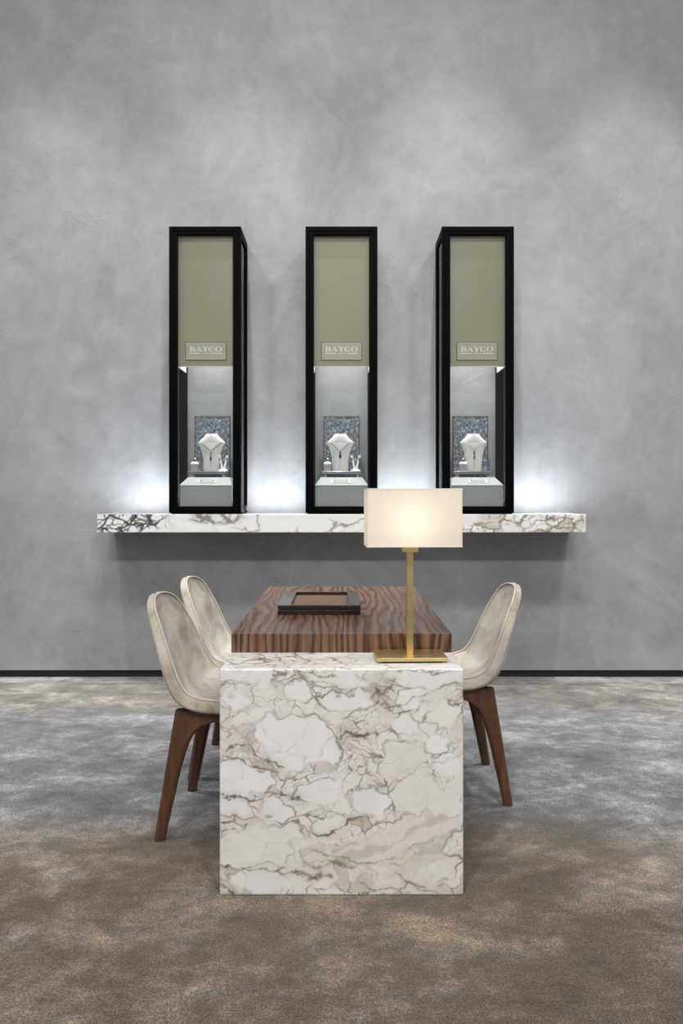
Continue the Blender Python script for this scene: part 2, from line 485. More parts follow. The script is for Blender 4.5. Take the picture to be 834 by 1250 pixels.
# dark veins: list of (points in u,v), width, strength
VE = [([(.02, .31), (.035, .29), (.03, .26), (.0, .255)], .004, .8),
      ([(.02, .36), (.06, .335), (.12, .345), (.15, .38), (.20, .415), (.26, .445)], .007, .8),
      ([(.02, .385), (.08, .40), (.14, .43), (.20, .455), (.255, .47)], .004, .85),
      ([(.02, .565), (.10, .57), (.175, .58), (.20, .555), (.28, .555), (.33, .58)], .0045, .8),
      ([(.0, .655), (.05, .645), (.10, .665), (.14, .66)], .005, 1.0), ([(.0, .69), (.05, .675), (.09, .70), (.11, .68)], .005, 1.0),
      ([(.05, .645), (.06, .675)], .005, 1.), ([(.37, .725), (.41, .745), (.47, .73), (.51, .69), (.53, .665), (.59, .655)], .006, 1.0),
      ([(.36, .74), (.37, .70), (.40, .67)], .003, .5), ([(.48, .305), (.52, .275), (.58, .295), (.65, .295)], .007, .8),
      ([(.49, .31), (.53, .30), (.60, .285)], .004, .7), ([(.50, .26), (.49, .29), (.50, .31)], .004, .7),
      ([(.33, .045), (.42, .055), (.50, .08)], .004, .6), ([(.63, .09), (.66, .13), (.69, .17)], .009, .7), ([(.64, .15), (.68, .10), (.72, .05)], .005, .6),
      ([(.62, .12), (.65, .10), (.69, .14), (.66, .16)], .004, .7),
      ([(.69, .175), (.78, .15), (.85, .10), (.95, .07), (1., .065)], .003, .5), ([(.67, .17), (.71, .20), (.80, .19)], .003, .5),
      ([(.37, .80), (.45, .83), (.55, .855), (.65, .86), (.74, .83), (.82, .77)], .0035, .55),
      ([(.10, .885), (.18, .88), (.26, .905), (.34, .90), (.40, .93)], .005, .7), ([(.35, .86), (.42, .88), (.48, .86), (.55, .88)], .009, .5),
      ([(.36, .93), (.42, .90), (.47, .93)], .008, .6), ([(.57, .945), (.63, .975), (.74, .98), (.78, .95), (.85, .96)], .005, .6),
      ([(.0, .965), (.03, .97), (.05, .985)], .008, .8), ([(.72, .90), (.76, .94), (.82, .97), (.90, .99)], .004, .6),
      ([(.60, .715), (.66, .66), (.72, .63), (.78, .635)], .003, .45), ([(.64, .50), (.66, .515)], .012, .6), ([(.19, .65), (.21, .655)], .012, .45),
      ([(.29, .20), (.33, .205), (.37, .20)], .006, .5), ([(.12, .33), (.07, .28), (.05, .25)], .003, .4),
      ([(.50, .21), (.56, .22), (.62, .24)], .003, .4), ([(.87, .42), (.93, .40), (1., .38)], .003, .45), ([(.55, .46), (.58, .42), (.62, .39), (.66, .42)], .003, .45)]

def seg_dist(u, v, pts):
    d = np.full(u.shape, 9.)
    for (ax, ay), (bx_, by) in zip(pts[:-1], pts[1:]):
        dx, dy = bx_ - ax, by - ay
        t = np.clip(((u - ax) * dx + (v - ay) * dy) / (dx * dx + dy * dy), 0, 1)
        d = np.minimum(d, np.hypot(u - ax - t * dx, v - ay - t * dy))
    return d

WHITE = lin(240, 239, 237); BEIGE = lin(220, 212, 200); TAUPE = lin(186, 170, 150); VEIN = lin(122, 104, 82); DARK = lin(60, 54, 45)

def stone_front(u, v):
    wu = u + (fbm(u * 7, v * 7, 1) - .5) * .11 + (fbm(u * 24, v * 24, 2, 4) - .5) * .045
    wv = v + (fbm(u * 7 + 9, v * 7, 3) - .5) * .11 + (fbm(u * 24, v * 24 + 4, 4, 4) - .5) * .045
    g = np.full(u.shape, 9.); tone = np.zeros(u.shape); second = np.full(u.shape, 9.)
    rng = random.Random(11)
    for cu, cv, ru, rv, rot, tn in CL:
        a = rad(rot); du, dv = wu - cu, wv - cv
        p = du * math.cos(a) + dv * math.sin(a); q = -du * math.sin(a) + dv * math.cos(a)
        m = np.hypot(p / ru, q / rv) * .80
        ns = rng.choice((5, 6, 7)); a0 = rng.uniform(0, 6.28)
        for s_ in range(ns):
            aa = a0 + 2 * PI * (s_ + rng.uniform(-.22, .22)) / ns
            m = np.maximum(m, (p / ru * math.cos(aa) + q / rv * math.sin(aa)) / rng.uniform(.90, 1.12))
        e = (m - 1) * min(ru, rv)
        near = e < g
        second = np.where(near, g, np.minimum(second, e))
        tone = np.where(near, tn, tone); g = np.where(near, e, g)
    # small breccia between the big clasts
    f1, gap, rid = cells(wu * 13 + 2.2, wv * 17 + 1.1, 31)
    f1b, gapb, ridb = cells(wu * 26 + 7, wv * 34, 57)
    n = fbm(u * 5, v * 5, 12); n2 = fbm(u * 40, v * 40, 14, 3); n3 = fbm(u * 3.2 + 4, v * 3.2, 19)
    col = np.tile(np.array(WHITE), (u.size, 1))
    matrix = sstep(-.002, .008, g)
    col = mixc(col, BEIGE, np.clip(tone * (.45 + .5 * n), 0, 1))
    col = mixc(col, lin(203, 194, 182), sstep(.5, .75, n2) * tone * .35)
    mcol = np.tile(np.array(lin(235, 232, 227)), (u.size, 1))
    mcol = mixc(mcol, TAUPE, sstep(.78, .98, rid) * (.2 + .6 * n))
    mcol = mixc(mcol, lin(204, 195, 183), sstep(.50, .70, n) * .45)
    vb = (1 - sstep(.015, .09, gap)) * sstep(.34, .6, fbm(u * 9, v * 9, 41))
    mcol = mixc(mcol, VEIN, vb * .85)
    vb2 = (1 - sstep(.0, .14, gapb)) * sstep(.44, .66, fbm(u * 8 + 3, v * 8, 43))
    mcol = mixc(mcol, VEIN, vb2 * .5)
    col = col * (1 - matrix[:, None]) + mcol * matrix[:, None]
    # rim of every clast
    rim = np.exp(-(np.abs(g) / .0028) ** 1.3) * sstep(.38, .70, fbm(u * 7 + 1, v * 7 + 5, 23, 5))
    col = mixc(col, lin(104, 88, 68), rim * .95)
    both = np.exp(-(np.abs(second - g) / .006) ** 1.4) * (g < .004) * sstep(.3, .6, n3)
    col = mixc(col, VEIN, both * .55)
    # thin cracks inside clasts
    fc, gc, rc = cells(wu * 5 + .4, wv * 7 + 2.7, 77)
    crack = (1 - sstep(0, .03, gc)) * sstep(.45, .65, fbm(u * 4 + 8, v * 4, 29))
    col = mixc(col, lin(176, 164, 152), crack * .4)
    # diagonal silty streaks in the big beige clasts
    dsx = wu * .5 - wv * .0; sd = fbm((wu * .86 - wv * .5) * 4, (wu * .5 + wv * .86) * 34, 61, 4)
    stre = sstep(.52, .64, sd) * np.clip(tone - .45, 0, 1) * (1 - matrix) * 1.6
    col = mixc(col, lin(186, 172, 156), np.clip(stre, 0, .7))
    ju = u + (fbm(u * 24, v * 24, 71, 4) - .5) * .045; jv = v + (fbm(u * 24 + 5, v * 24, 73, 4) - .5) * .045
    for pts, w, s in VE:
        d = seg_dist(ju, jv, pts)
        k = np.exp(-(d / (w * (.40 + .6 * sstep(.35, .6, fbm(u * 30, v * 30, 85, 3))))) ** 2) * s * (.75 + .5 * sstep(.40, .56, fbm(wu * 40, wv * 40, 83, 3)))
        col = mixc(col, DARK, np.clip(k, 0, .92))
        halo = np.exp(-(d / (w * 4.5)) ** 2) * s * .38
        col = mixc(col, TAUPE, halo * .7)
    return col

BX0, BX1, BY0, BY1, BZ = -.375, .375, 2.393, 2.71, .695
def block_col(P, face):
    u = (P[:, 0] - BX0) / (BX1 - BX0); v = (BZ - P[:, 2]) / BZ; w = (P[:, 1] - BY0) / (BX1 - BX0)
    if face == 'front': return stone_front(u, v)
    if face == 'top': return stone_top(u, -w)
    if face == 'left': return stone_front(-w + .02, v)
    if face == 'right': return stone_front(1 + w, v)
    return stone_front(u, v)
def stone_top(u, v):
    wu = u + (fbm(u * 6, v * 6, 1) - .5) * .16; wv = v + (fbm(u * 6 + 9, v * 6, 3) - .5) * .16
    f1, gap, rid = cells(wu * 6, wv * 11, 131); f2, gap2, rid2 = cells(wu * 14, wv * 24, 133)
    n = fbm(u * 4 + 2, v * 6, 135)
    col = np.tile(np.array(WHITE), (u.size, 1))
    col = mixc(col, BEIGE, sstep(.4, .7, n) * .6)
    col = mixc(col, VEIN, (1 - sstep(0, .10, gap)) * sstep(.35, .6, fbm(u * 5, v * 5, 137)) * .75)
    col = mixc(col, VEIN, (1 - sstep(0, .12, gap2)) * sstep(.42, .6, fbm(u * 6, v * 6, 139)) * .6)
    k = (1 - sstep(0, .18, gap2)) * np.exp(-(((u - .17) / .17) ** 2 + ((v + .18) / .11) ** 2))
    col = mixc(col, lin(70, 66, 52), np.clip(k * 1.3, 0, .85))
    return col
blk = grid_box('marble_block', BX0, BX1, BY0, BY1, 0, BZ, 330, 120, 300, block_col, M['stone'], .004)
tag(blk, 'white marble block with beige and dark veins holding up the front end of the table', 'block')

# ================================================================== WOOD TABLE TOP
t = thing('wooden_table', 'thick walnut table slab with wavy grain resting on the white marble block', 'table', (0, 2.645, 0))
obj('tabletop', bx(-.375, .375, 0, 1.385, .695, .76), M['walnut'], t, bevel=.002)
obj('end_panel', bx(-.375, .375, 1.32, 1.385, 0, .695), M['walnut'], t, bevel=.002)

# jewellery tray on the table
ty0, ty1, tx = 3.06, 3.50, -.088
t = thing('serving_tray', 'dark wood jewellery tray with brown leather inlay lying on the walnut table', 'tray', (tx, ty0, .7602))
H = .038; W = .163; D = ty1 - ty0
obj('base', bx(-W, W, 0, D, 0, .018), M['tray'], t, bevel=.0015)
b_ = bx(-W, W, 0, .014, .021, H - .003); obj('front_rail', b_, M['tray'], t, bevel=.0015)
obj('back_rail', bx(-W, W, D - .014, D, .021, H), M['tray'], t, bevel=.0015)
for s in (-1, 1):
    a, b = sorted((s * W, s * (W - .05)))
    obj('side_rail', bx(a, b, .0142, D - .0142, .021, H), M['tray_top'], t, bevel=.0015)
obj('front_rail_cap', bx(-W, W, 0, .0142, H - .003, H), M['tray_top'], t, bevel=.0008)
obj('groove', bx(-W + .003, W - .003, .003, D - .003, .018, .021), M['slit'], t)
obj('leather_inlay', bx(-W + .05, W - .05, .0142, D - .0142, .021, .024), M['tray_leather'], t, bevel=.001)
obj('finger_slot', bx(-.085, .085, -.0006, .004, .0035, .008), M['slit'], t)

# ================================================================== TABLE LAMP
t = thing('table_lamp', 'brass table lamp with a lit rectangular cream shade on the marble block', 'lamp', (.223, 2.545, BZ), rad(2.2))
obj('foot', bx(-.098, .098, -.058, .058, .0002, .006), M['blackmatte'], t)
obj('base_plate', bx(-.114, .114, -.072, .072, .006, .017), M['brass'], t, bevel=.0012)
obj('pole', bx(-.0105, .0105, -.0105, .0105, .017, .362), M['brass'], t, bevel=.001)
obj('neck_block', bx(-.0255, .0255, -.0255, .0255, .350, .371), M['brass'], t, bevel=.001)
sz0, sz1, sw, sd, th = .370, .556, .1515, .078, .0018
SX = .007
bm = bmesh.new()
for (a, b_, c, d) in ((-sw, sw, -sd, -sd + th), (-sw, sw, sd - th, sd), (-sw, -sw + th, -sd + th, sd - th), (sw - th, sw, -sd + th, sd - th)):
    box(bm, a + SX, b_ + SX, c, d, sz0, sz1)
sh = obj('lamp_shade', bm, M['shade'], t, sm=False)
for z in (sz0 - .0004, sz1 - .003):
    bm = bmesh.new()
    o4 = [(-sw - .001, -sd - .001), (sw + .001, -sd - .001), (sw + .001, sd + .001), (-sw - .001, sd + .001)]
    i4 = [(-sw + .0026, -sd + .0026), (sw - .0026, -sd + .0026), (sw - .0026, sd - .0026), (-sw + .0026, sd - .0026)]
    vs = [[bm.verts.new((x + SX, y, zz)) for x, y in q] for q, zz in ((o4, z), (o4, z + .0034), (i4, z + .0034), (i4, z))]
    for a, b_ in zip(vs, vs[1:] + vs[:1]):
        for k in range(4): bm.faces.new((a[k], a[(k + 1) % 4], b_[(k + 1) % 4], b_[k]))
    obj('shade_trim', bm, M['trim_white'], sh, sm=False)
bm = bmesh.new()
box(bm, -sw + SX, sw + SX, -.003, .003, sz0 + .004, sz0 + .009); box(bm, -.003 , .003, -sd + .002, sd - .002, sz0 + .004, sz0 + .009)
obj('shade_carrier', bm, M['brass'], t)
bm = bmesh.new(); tube(bm, [(0, 0, .371), (0, 0, .372), (0, 0, .405), (0, 0, .406)], [.014, .016, .016, .014], 16)
obj('socket', bm, M['brass'], t)
bm = bmesh.new(); bmesh.ops.create_uvsphere(bm, u_segments=20, v_segments=14, radius=.028)
for v in bm.verts:
    v.co.z = v.co.z * 1.15 + .445
    if v.co.z < .43: k = min(1, (.43 - v.co.z) / .025); v.co.x *= 1 - .5 * k; v.co.y *= 1 - .5 * k
obj('bulb', bm, M['bulb'], t, ang=80)

# ================================================================== WALL SHELF
SH_Y0, SH_Z0, SH_Z1, SH_X = 4.905, .998, 1.114, 1.541
def shelf_col(P, face):
    x, y, z = P[:, 0], P[:, 1] - SH_Y0, P[:, 2] - SH_Z0
    if face in ('front', 'back'): u, v = x, z
    elif face in ('left', 'right'): u, v = x + np.sign(x) * y, z
    else: u, v = x, z + y
    wu = u + (fbm(u * 9, v * 9, 201) - .5) * .09 + (fbm(u * 30, v * 30, 202, 3) - .5) * .03
    wv = v + (fbm(u * 9 + 5, v * 9, 203) - .5) * .09 + (fbm(u * 30, v * 30 + 3, 204, 3) - .5) * .03
    f, g, r = cells(wu * 8, wv * 14, 211); f2, g2, r2 = cells(wu * 17, wv * 24, 213); f3, g3, r3 = cells(wu * 4, wv * 6.5, 215)
    n = fbm(u * 3, v * 6, 217)
    col = np.tile(np.array(lin(212, 211, 209)), (u.size, 1))
    col = mixc(col, lin(203, 200, 196), sstep(.45, .65, n) * .6)
    leftm = np.exp(-((u + 1.34) / .22) ** 4); spot = np.exp(-((u + .79) / .15) ** 4) * sstep(.055, .09, v + .02 * fbm(u * 20, v, 5))
    rightm = sstep(.55, .8, u) * (1 - sstep(1.9, 2.2, u)); mid = np.exp(-((u - .15) / .75) ** 4)
    gl = np.exp(-((u + .15) / .55) ** 4)
    patch = sstep(.30, .48, fbm(u * 6, v * 9, 221))
    k = (1 - sstep(.04, .22, g)) * leftm * patch; col = mixc(col, lin(34, 34, 32), np.clip(k * 1.4, 0, .92))
    k = (1 - sstep(.02, .24, g2)) * leftm * patch; col = mixc(col, lin(48, 48, 46), np.clip(k * 1.2, 0, .85))
    k = np.clip((1 - sstep(.05, .3, g)) + .6 * (1 - sstep(0, .25, g2)), 0, 1) * spot * 1.3; col = mixc(col, lin(42, 41, 36), np.clip(k * 1.1, 0, .93))
    col = mixc(col, lin(176, 170, 160), spot * .4)
    k = (1 - sstep(0.01, .09, g3)) * gl * sstep(.40, .55, fbm(u * 7, v * 7, 225)); col = mixc(col, lin(112, 98, 76), np.clip(k, 0, .7))
    k = (1 - sstep(0, .05, g)) * gl * sstep(.48, .6, fbm(u * 5, v * 5, 227)); col = mixc(col, lin(132, 120, 102), np.clip(k, 0, .6))
    brown = rightm * sstep(.36, .6, fbm(u * 5, v * 8, 231))
    col = mixc(col, lin(168, 156, 134), brown * sstep(.35, .8, r) * .75)
    k = (1 - sstep(0, .16, g)) * brown; col = mixc(col, lin(98, 86, 62), np.clip(k, 0, .8))
    k = (1 - sstep(0, .14, g2)) * brown; col = mixc(col, lin(110, 100, 80), np.clip(k, 0, .6))
    return col
o = grid_box('wall_shelf', -SH_X, SH_X, SH_Y0, WALL_Y, SH_Z0, SH_Z1, 900, 60, 36, shelf_col, M['stone'], .003)
tag(o, 'long floating white marble shelf with grey and brown veins fixed to the plaster wall', 'shelf')

# ================================================================== DISPLAY CASES
CW, CZ0, CZ1, CYF, CYB, PB = .2275, 1.1145, 2.932, 4.915, WALL_Y - .003, .052
def letters(h, w, depth):
    """BAYCO in wide, high-contrast serif capitals, built from strokes; x from -w/2, z from 0"""
    bm = bmesh.new()
    P = lambda poly: prism_xz(bm, poly, 0, -depth)
    thick, thin, ser = .20, .07, .08
    adv = [0, 1.05, 2.25, 3.35, 4.5]
    tot = 5.7
    def q(x0, z0, x1, z1): return [(x0, z0), (x1, z0), (x1, z1), (x0, z1)]
    def ring(cx, cz, rx, rz, tx, tz, a0=0, a1=2 * PI, n=26):
        for i in range(n):
            a = a0 + (a1 - a0) * i / n; b = a0 + (a1 - a0) * (i + 1) / n
            polys.append([(cx + rx * math.cos(a), cz + rz * math.sin(a)), (cx + rx * math.cos(b), cz + rz * math.sin(b)),
                          (cx + (rx - tx) * math.cos(b), cz + (rz - tz) * math.sin(b)), (cx + (rx - tx) * math.cos(a), cz + (rz - tz) * math.sin(a))])
    polys = []
    # B
    x = adv[0]
    polys += [q(x + .12, 0, x + .36, 1), q(x, 0, x + .55, .07), q(x, .93, x + .55, 1)]
    ring(x + .5, .75, .36, .25, .2, .07, -PI / 2, PI / 2, 12); ring(x + .52, .26, .43, .27, .22, .07, -PI / 2, PI / 2, 12)
    polys += [q(x + .36, .46, x + .5, .53)]
    # A
    x = adv[1]
    polys += [[(x + .1, .0), (x + .19, 0), (x + .58, .93), (x + .52, 1)], [(x + .78, 0), (x + 1.05, 0), (x + .64, 1), (x + .5, 1)],
              q(x + .32, .3, x + .8, .37), q(x, 0, x + .34, .06), q(x + .68, 0, x + 1.18, .06)]
    # Y
    x = adv[2]
    polys += [[(x + .08, 1), (x + .36, 1), (x + .66, .48), (x + .44, .44)], [(x + .52, .44), (x + .62, .46), (x + .98, 1), (x + .88, 1)],
              q(x + .42, 0, x + .66, .5), q(x + .28, 0, x + .8, .06), q(x, .94, x + .46, 1), q(x + .76, .94, x + 1.1, 1)]
    # C
    x = adv[3]
    ring(x + .55, .5, .55, .5, .24, .07, rad(50), rad(310), 24)
    polys += [q(x + .86, .62, x + .93, .97), q(x + .86, .05, x + .93, .34)]
    # O
    x = adv[4]
    ring(x + .6, .5, .6, .5, .25, .07)
    s = w / tot
    for p in polys: P([(a * s - w / 2, b * h) for a, b in p])
    return bm

def build_case(cx, label):
    t = thing('display_case', label, 'display case', (cx, CYF, CZ0), 0, 'black framed showcases on the marble shelf')
    D = CYB - CYF; Hh = CZ1 - CZ0; w = CW; b = PB; bb = .016
    z0, z1 = .006, Hh
    obj('plinth_base', bx(-w + .012, w - .012, .014, D - .01, 0, .006), M['blackmatte'], t)
    def bar(name, x0, x1, y0, y1, za, zb): obj(name, bx(x0, x1, y0, y1, za, zb), M['black'], t, bevel=.003)
    for sx in (-1, 1):
        xa, xb = sorted((sx * w, sx * (w - b)))
        bar('post', xa, xb, 0, .034, z0, z1); bar('post', xa, xb, D - .034, D, z0, z1)
        # stepped inner lip of the front post
        la, lb = sorted((sx * (w - b + .012), sx * (w - .004)))
        sa, sb = sorted((sx * w, sx * (w - .034)))
        for za, zb in ((z0, z0 + .048), (z1 - .05, z1)):
            bar('side_rail', sa, sb, .034, D - .034, za, zb)
    bar('front_rail', -w + b, w - b, 0, .034, z0, z0 + .042); bar('front_rail', -w + b, w - b, 0, .034, z1 - .052, z1)
    bar('back_rail', -w + b, w - b, D - .034, D, z0, z0 + .042); bar('back_rail', -w + b, w - b, D - .034, D, z1 - .052, z1)
    obj('roof_panel', bx(-w + .034, w - .034, .034, D - .034, z1 - .03, z1 - .008), M['black'], t)
    obj('floor_panel', bx(-w + .034, w - .034, .034, D - .034, z0 + .02, z0 + .042), M['black'], t)
    # raised bead round the front opening
    bm = bmesh.new()
    ia, ja = w - .026, w - .018
    for x0, x1, za, zb in ((-ja, -ia, z0 + .016, z1 - .02), (ia, ja, z0 + .016, z1 - .02), (-ia, ia, z0 + .016, z0 + .022), (-ia, ia, z1 - .028, z1 - .02)):
        box(bm, x0, x1, -.004, .001, za, zb)
    obj('frame_bead', bm, M['black'], t, bevel=.001)
    obj('glass_pane', bx(-w + b - .004, w - b + .004, .012, .017, z0 + .04, z1 - .05), M['glass'], t, sm=False)
    for sx in (-1, 1):
        xa, xb = sorted((sx * (w - .010), sx * (w - .014)))
        obj('glass_pane', bx(xa, xb, .03, D - .03, z0 + .046, z1 - .048), M['glass'], t, sm=False)
    # upper hood: olive fascia at the front, white cheeks at the sides, open below and behind
    fz = 2.055 - CZ0; fw = w - .041
    f = obj('fascia_panel', bx(-fw, fw, .040, .050, fz, z1 - .031), M['olive'], t, bevel=.001)
    for sx in (-1, 1):
        xa, xb = sorted((sx * fw, sx * (fw - .008)))
        obj('hood_side', bx(xa, xb, .050, D - .036, fz, z1 - .031), M['white'], t)
    obj('hood_edge', bx(-fw + .001, fw - .001, .0395, .0505, fz - .004, fz), M['white'], t)
    pz0, pz1, pw = 2.095 - CZ0, 2.205 - CZ0, .127
    p = obj('name_plate', bx(-pw, pw, .034, .0398, pz0, pz1), M['plate'], f, bevel=.001)
    bm = bmesh.new(); e = .0035
    box(bm, -pw - e, pw + e, .0355, .0398, pz1, pz1 + e); box(bm, -pw - e, pw + e, .0355, .0398, pz0 - e, pz0)
    box(bm, -pw - e, -pw, .0355, .0398, pz0, pz1); box(bm, pw, pw + e, .0355, .0398, pz0, pz1)
    obj('plate_border', bm, M['olive_edge'], f, sm=False)
    bm = letters(.030, .206, .0015)
    for x0, x1 in ((-.104, -.036), (.036, .104)): box(bm, x0, x1, -.0015, 0, -.014, -.009)
    for k in (-.019, -.006, .007, .020): box(bm, k - .003, k + .003, -.0015, 0, -.015, -.008)
    for v in bm.verts: v.co.y += .034; v.co.z += pz0 + .052
    obj('lettering', bm, M['letter'], f, sm=False)
    # downlight under the roof of the hood
    bm = bmesh.new(); tube(bm, [(0, .10, z1 - .055), (0, .10, z1 - .031)], .03, 20)
    obj('downlight', bm, M['white'], t)
    return t

CX = (-.863, 0.0, .863)
NAME = ('left', 'centre', 'right')
CAP = ('black framed glass display case at the left end of the row on the shelf',
       'middle one of the three tall black glass display cases on the shelf',
       'black framed glass display case at the right end, partly behind the lamp shade')
case0 = build_case(CX[0], CAP[0])
cases = [case0] + [dup(case0, (CX[k], CYF, CZ0), 0, CAP[k]) for k in (1, 2)]
bm = bmesh.new(); tube(bm, [(CW, .29, .036), (CW + .006, .29, .036)], .012, 16)
box(bm, CW, CW + .003, .27, .31, .02, .05)
obj('lock', bm, M['chrome'], case0)

def bust_section(h):
    """half width, front y, centre y of the necklace bust at height h (0..0.25)"""
    pts = [(0, .054, .024, 0.), (.02, .054, .024, .0005), (.08, .056, .024, .003), (.125, .064, .024, .005), (.160, .075, .024, .007), (.180, .085, .024, .008),
           (.1885, .090, .023, .0085), (.195, .085, .024, .009), (.205, .073, .025, .010), (.222, .056, .026, .012), (.238, .043, .026, .015), (.247, .040, .026, .017)]
    for a, b in zip(pts[:-1], pts[1:]):
        if h <= b[0]:
            t = (h - a[0]) / (b[0] - a[0]); return [a[i] + (b[i] - a[i]) * t for i in (1, 2, 3)]
    return pts[-1][1:]
def bust_y(x, h):
    w, d, yc = bust_section(h)
    return yc - d * math.sqrt(max(0, 1 - (x / (w * 1.0)) ** 2)) ** 1.0
def build_bust(loc, label):
    bm = bmesh.new(); rings = []
    for h in [0, .004, .02, .05, .08, .105, .125, .145, .160, .172, .181, .1865, .1895, .193, .198, .205, .213, .222, .230, .238, .244, .247]:
        w, d, yc = bust_section(h)
        if h == 0: w -= .002; d -= .002
        ring = []
        for k in range(32):
            a = 2 * PI * k / 32
            y = math.sin(a) * (d if math.sin(a) < 0 else d * .55)
            ring.append((w * math.cos(a), yc + y, h))
        rings.append(ring)
    w, d, yc = bust_section(.247)
    for q in (-1, -2): rings[q] = [(p[0], p[1], p[2] + (p[1] - yc) * .22) for p in rings[q]]
    rings.append([(p[0] * .86, yc + (p[1] - yc) * .82, p[2] - .0005) for p in rings[-1]])
    rings.append([(p[0] * .95, yc + (p[1] - yc) * .9, p[2] - .012) for p in rings[-1]])
    loft(bm, rings)
    o = obj('necklace_bust', bm, M['leatherette'], None, loc, ang=50)
    return tag(o, label, 'jewellery stand', 'white necklace busts in the cases')

def faceted(bm, cx, cy, cz, rx, rz, ry=.004, n=8, top=.5):
    rings = [[(cx + rx * s * math.cos(2 * PI * k / n + .2), cy + ry * s * math.sin(2 * PI * k / n + .2), cz + rz * q) for k in range(n)]
             for s, q in ((.15, -1), (.75, -.5), (1, .1), (.7, top + .15), (.2, 1))]
    loft(bm, rings)

def build_necklace(loc, label, halfw, htop, hv, chain_r, kind):
    t = thing('pendant_necklace', label, 'necklace', loc, 0, 'necklaces shown on the white busts')
    off = .0012 + chain_r
    pts = []
    # start behind the neck, over the shoulders, down to the V
    for i in range(25):
        s = -1 + 2 * i / 24
        x = s * halfw; h = hv + (htop - hv) * abs(s) ** .93
        pts.append((x, bust_y(x, h) - off, h))
    bm = bmesh.new(); tube(bm, pts, chain_r, 6)
    obj('chain', bm, M['silverchain'], t)
    y = bust_y(0, hv) - off
    if kind == 'left':
        bm = bmesh.new(); faceted(bm, 0, y - .003, hv - .012, .0035, .008); obj('bail', bm, M['silverchain'], t)
        bm = bmesh.new(); tube(bm, [(0, y - .003, hv - .018), (0, y - .003, hv - .036)], .0012, 6); obj('link', bm, M['silverchain'], t)
        bm = bmesh.new(); faceted(bm, 0, y - .004, hv - .050, .0065, .015); obj('gemstone', bm, M['gem_dark'], t)
    elif kind == 'centre':
        bm = bmesh.new(); faceted(bm, 0, y - .004, hv - .006, .006, .009); obj('bail', bm, M['gem_dark'], t)
        bm = bmesh.new(); faceted(bm, 0, y - .004, hv - .031, .0085, .017); obj('gemstone', bm, M['gem_blue'], t)
    else:
        bm = bmesh.new(); tube(bm, [(0, y - .003, hv + .002), (0, y - .003, hv - .008)], .0015, 6); obj('bail', bm, M['silverchain'], t)
        bm = bmesh.new(); faceted(bm, 0, y - .004, hv - .024, .0065, .018); obj('gemstone', bm, M['gem_grey'], t)
        bm = bmesh.new(); faceted(bm, .001, y - .004, hv - .052, .0075, .012); obj('drop', bm, M['gem_grey'], t)
    return t

CASE_TXT = ('in the left display case', 'in the middle display case', 'in the right display case')
PY = CYF + .035     # front of the plinth
def build_plinth(cx, k):
    t = thing('display_plinth', 'white topped grey fabric plinth with a sloped front edge ' + CASE_TXT[k], 'plinth', (cx, PY, CZ0 + .0485), 0, 'plinths at the bottom of the cases')
    hw, tw, d, sd_, z1, z2 = .166, .134, .270, .110, .131, .188
    obj('fabric_front', bx(-hw, hw, 0, d, 0, z1), M['greyfabric'], t, bevel=.002)
    bm = bmesh.new()
    lo = [(-hw - .002, -.003, z1), (hw + .002, -.003, z1), (hw + .002, d, z1), (-hw - .002, d, z1)]
    lo2 = [(p[0], p[1], z1 + .004) for p in lo]
    hi = [(-tw, sd_, z2), (tw, sd_, z2), (tw, d, z2), (-tw, d, z2)]
    loft(bm, [lo, lo2, hi])
    obj('sloped_top', bm, M['plinth_top'], t, bevel=.0015)
    return t
plinths = []
for k in range(3): plinths.append(build_plinth(CX[k], k))
PTOP = CZ0 + .0485 + .188
slope = math.atan2(.188 - .135, .113)

def on_slope(cx, s):   # point on the sloped front of a plinth, s = 0 bottom .. 1 top
    return Vector((cx, PY - .003 + .113 * s, CZ0 + .0485 + .135 + .053 * s))
for k in range(3):
    t = thing('name_card', 'small white card with raised lettering on the sloped plinth ' + CASE_TXT[k], 'card', on_slope(CX[k] + (.0, -.005, .012)[k], .22), 0, 'name cards on the plinths')
    t.rotation_euler = (slope, 0, 0)
    obj('plate', bx(-.062, .062, 0, .062, .0004, .003), M['card'], t, bevel=.0006)
    bm = letters(.030, .092, .0012)
    for v in bm.verts: v.co = Vector((v.co.x, v.co.z + .022, .003 - v.co.y))
    obj('lettering', bm, M['cardgrey'], t, sm=False)
    bm = bmesh.new(); box(bm, -.045, .045, .008, .013, .003, .0036)
    obj('underline', bm, M['cardgrey'], t, sm=False)

# risers, backdrops, busts, ring and earring stands
RZ = PTOP
def build_riser(cx, k, dx):
    t = thing('display_riser', 'low polished metal riser tray carrying the bust ' + CASE_TXT[k], 'riser', (cx + dx, PY + .118, RZ + .0003), 0, 'metal risers on the plinths')
    obj('tray', bx(-.130, .130, 0, .125, .018, .040), M['metal'], t, bevel=.003)
    obj('underside', bx(-.126, .126, .006, .12, .0165, .0185), M['slit'], t)
    for fx in (-.105, .105): 
        for fy in (.012, .100): obj('leg', bx(fx - .007, fx + .007, fy - .006, fy + .006, 0, .018), M['chrome'], t, bevel=.001)
    return t
RDX = (-.012, -.0, .0)
for k in range(3): build_riser(CX[k], k, RDX[k])
TZ = RZ + .0003 + .040
BY = PY + .118
def build_board(cx, k, dx):
    t = thing('backdrop_board', 'dark grey textured board standing behind the bust ' + CASE_TXT[k], 'board', (cx + dx, BY + .128, RZ + .0003), 0, 'grey backdrop boards in the cases')
    obj('panel', bx(-.114, .114, 0, .012, 0, .408), M['velvet'], t, bevel=.001)
    for s in (-1, 1):
        a, b = sorted((s * .114, s * .118)); obj('edge', bx(a, b, -.001, .013, 0, .408), M['blackmatte'], t)
    obj('top_edge', bx(-.118, .118, -.002, .014, .408, .413), M['chrome'], t)
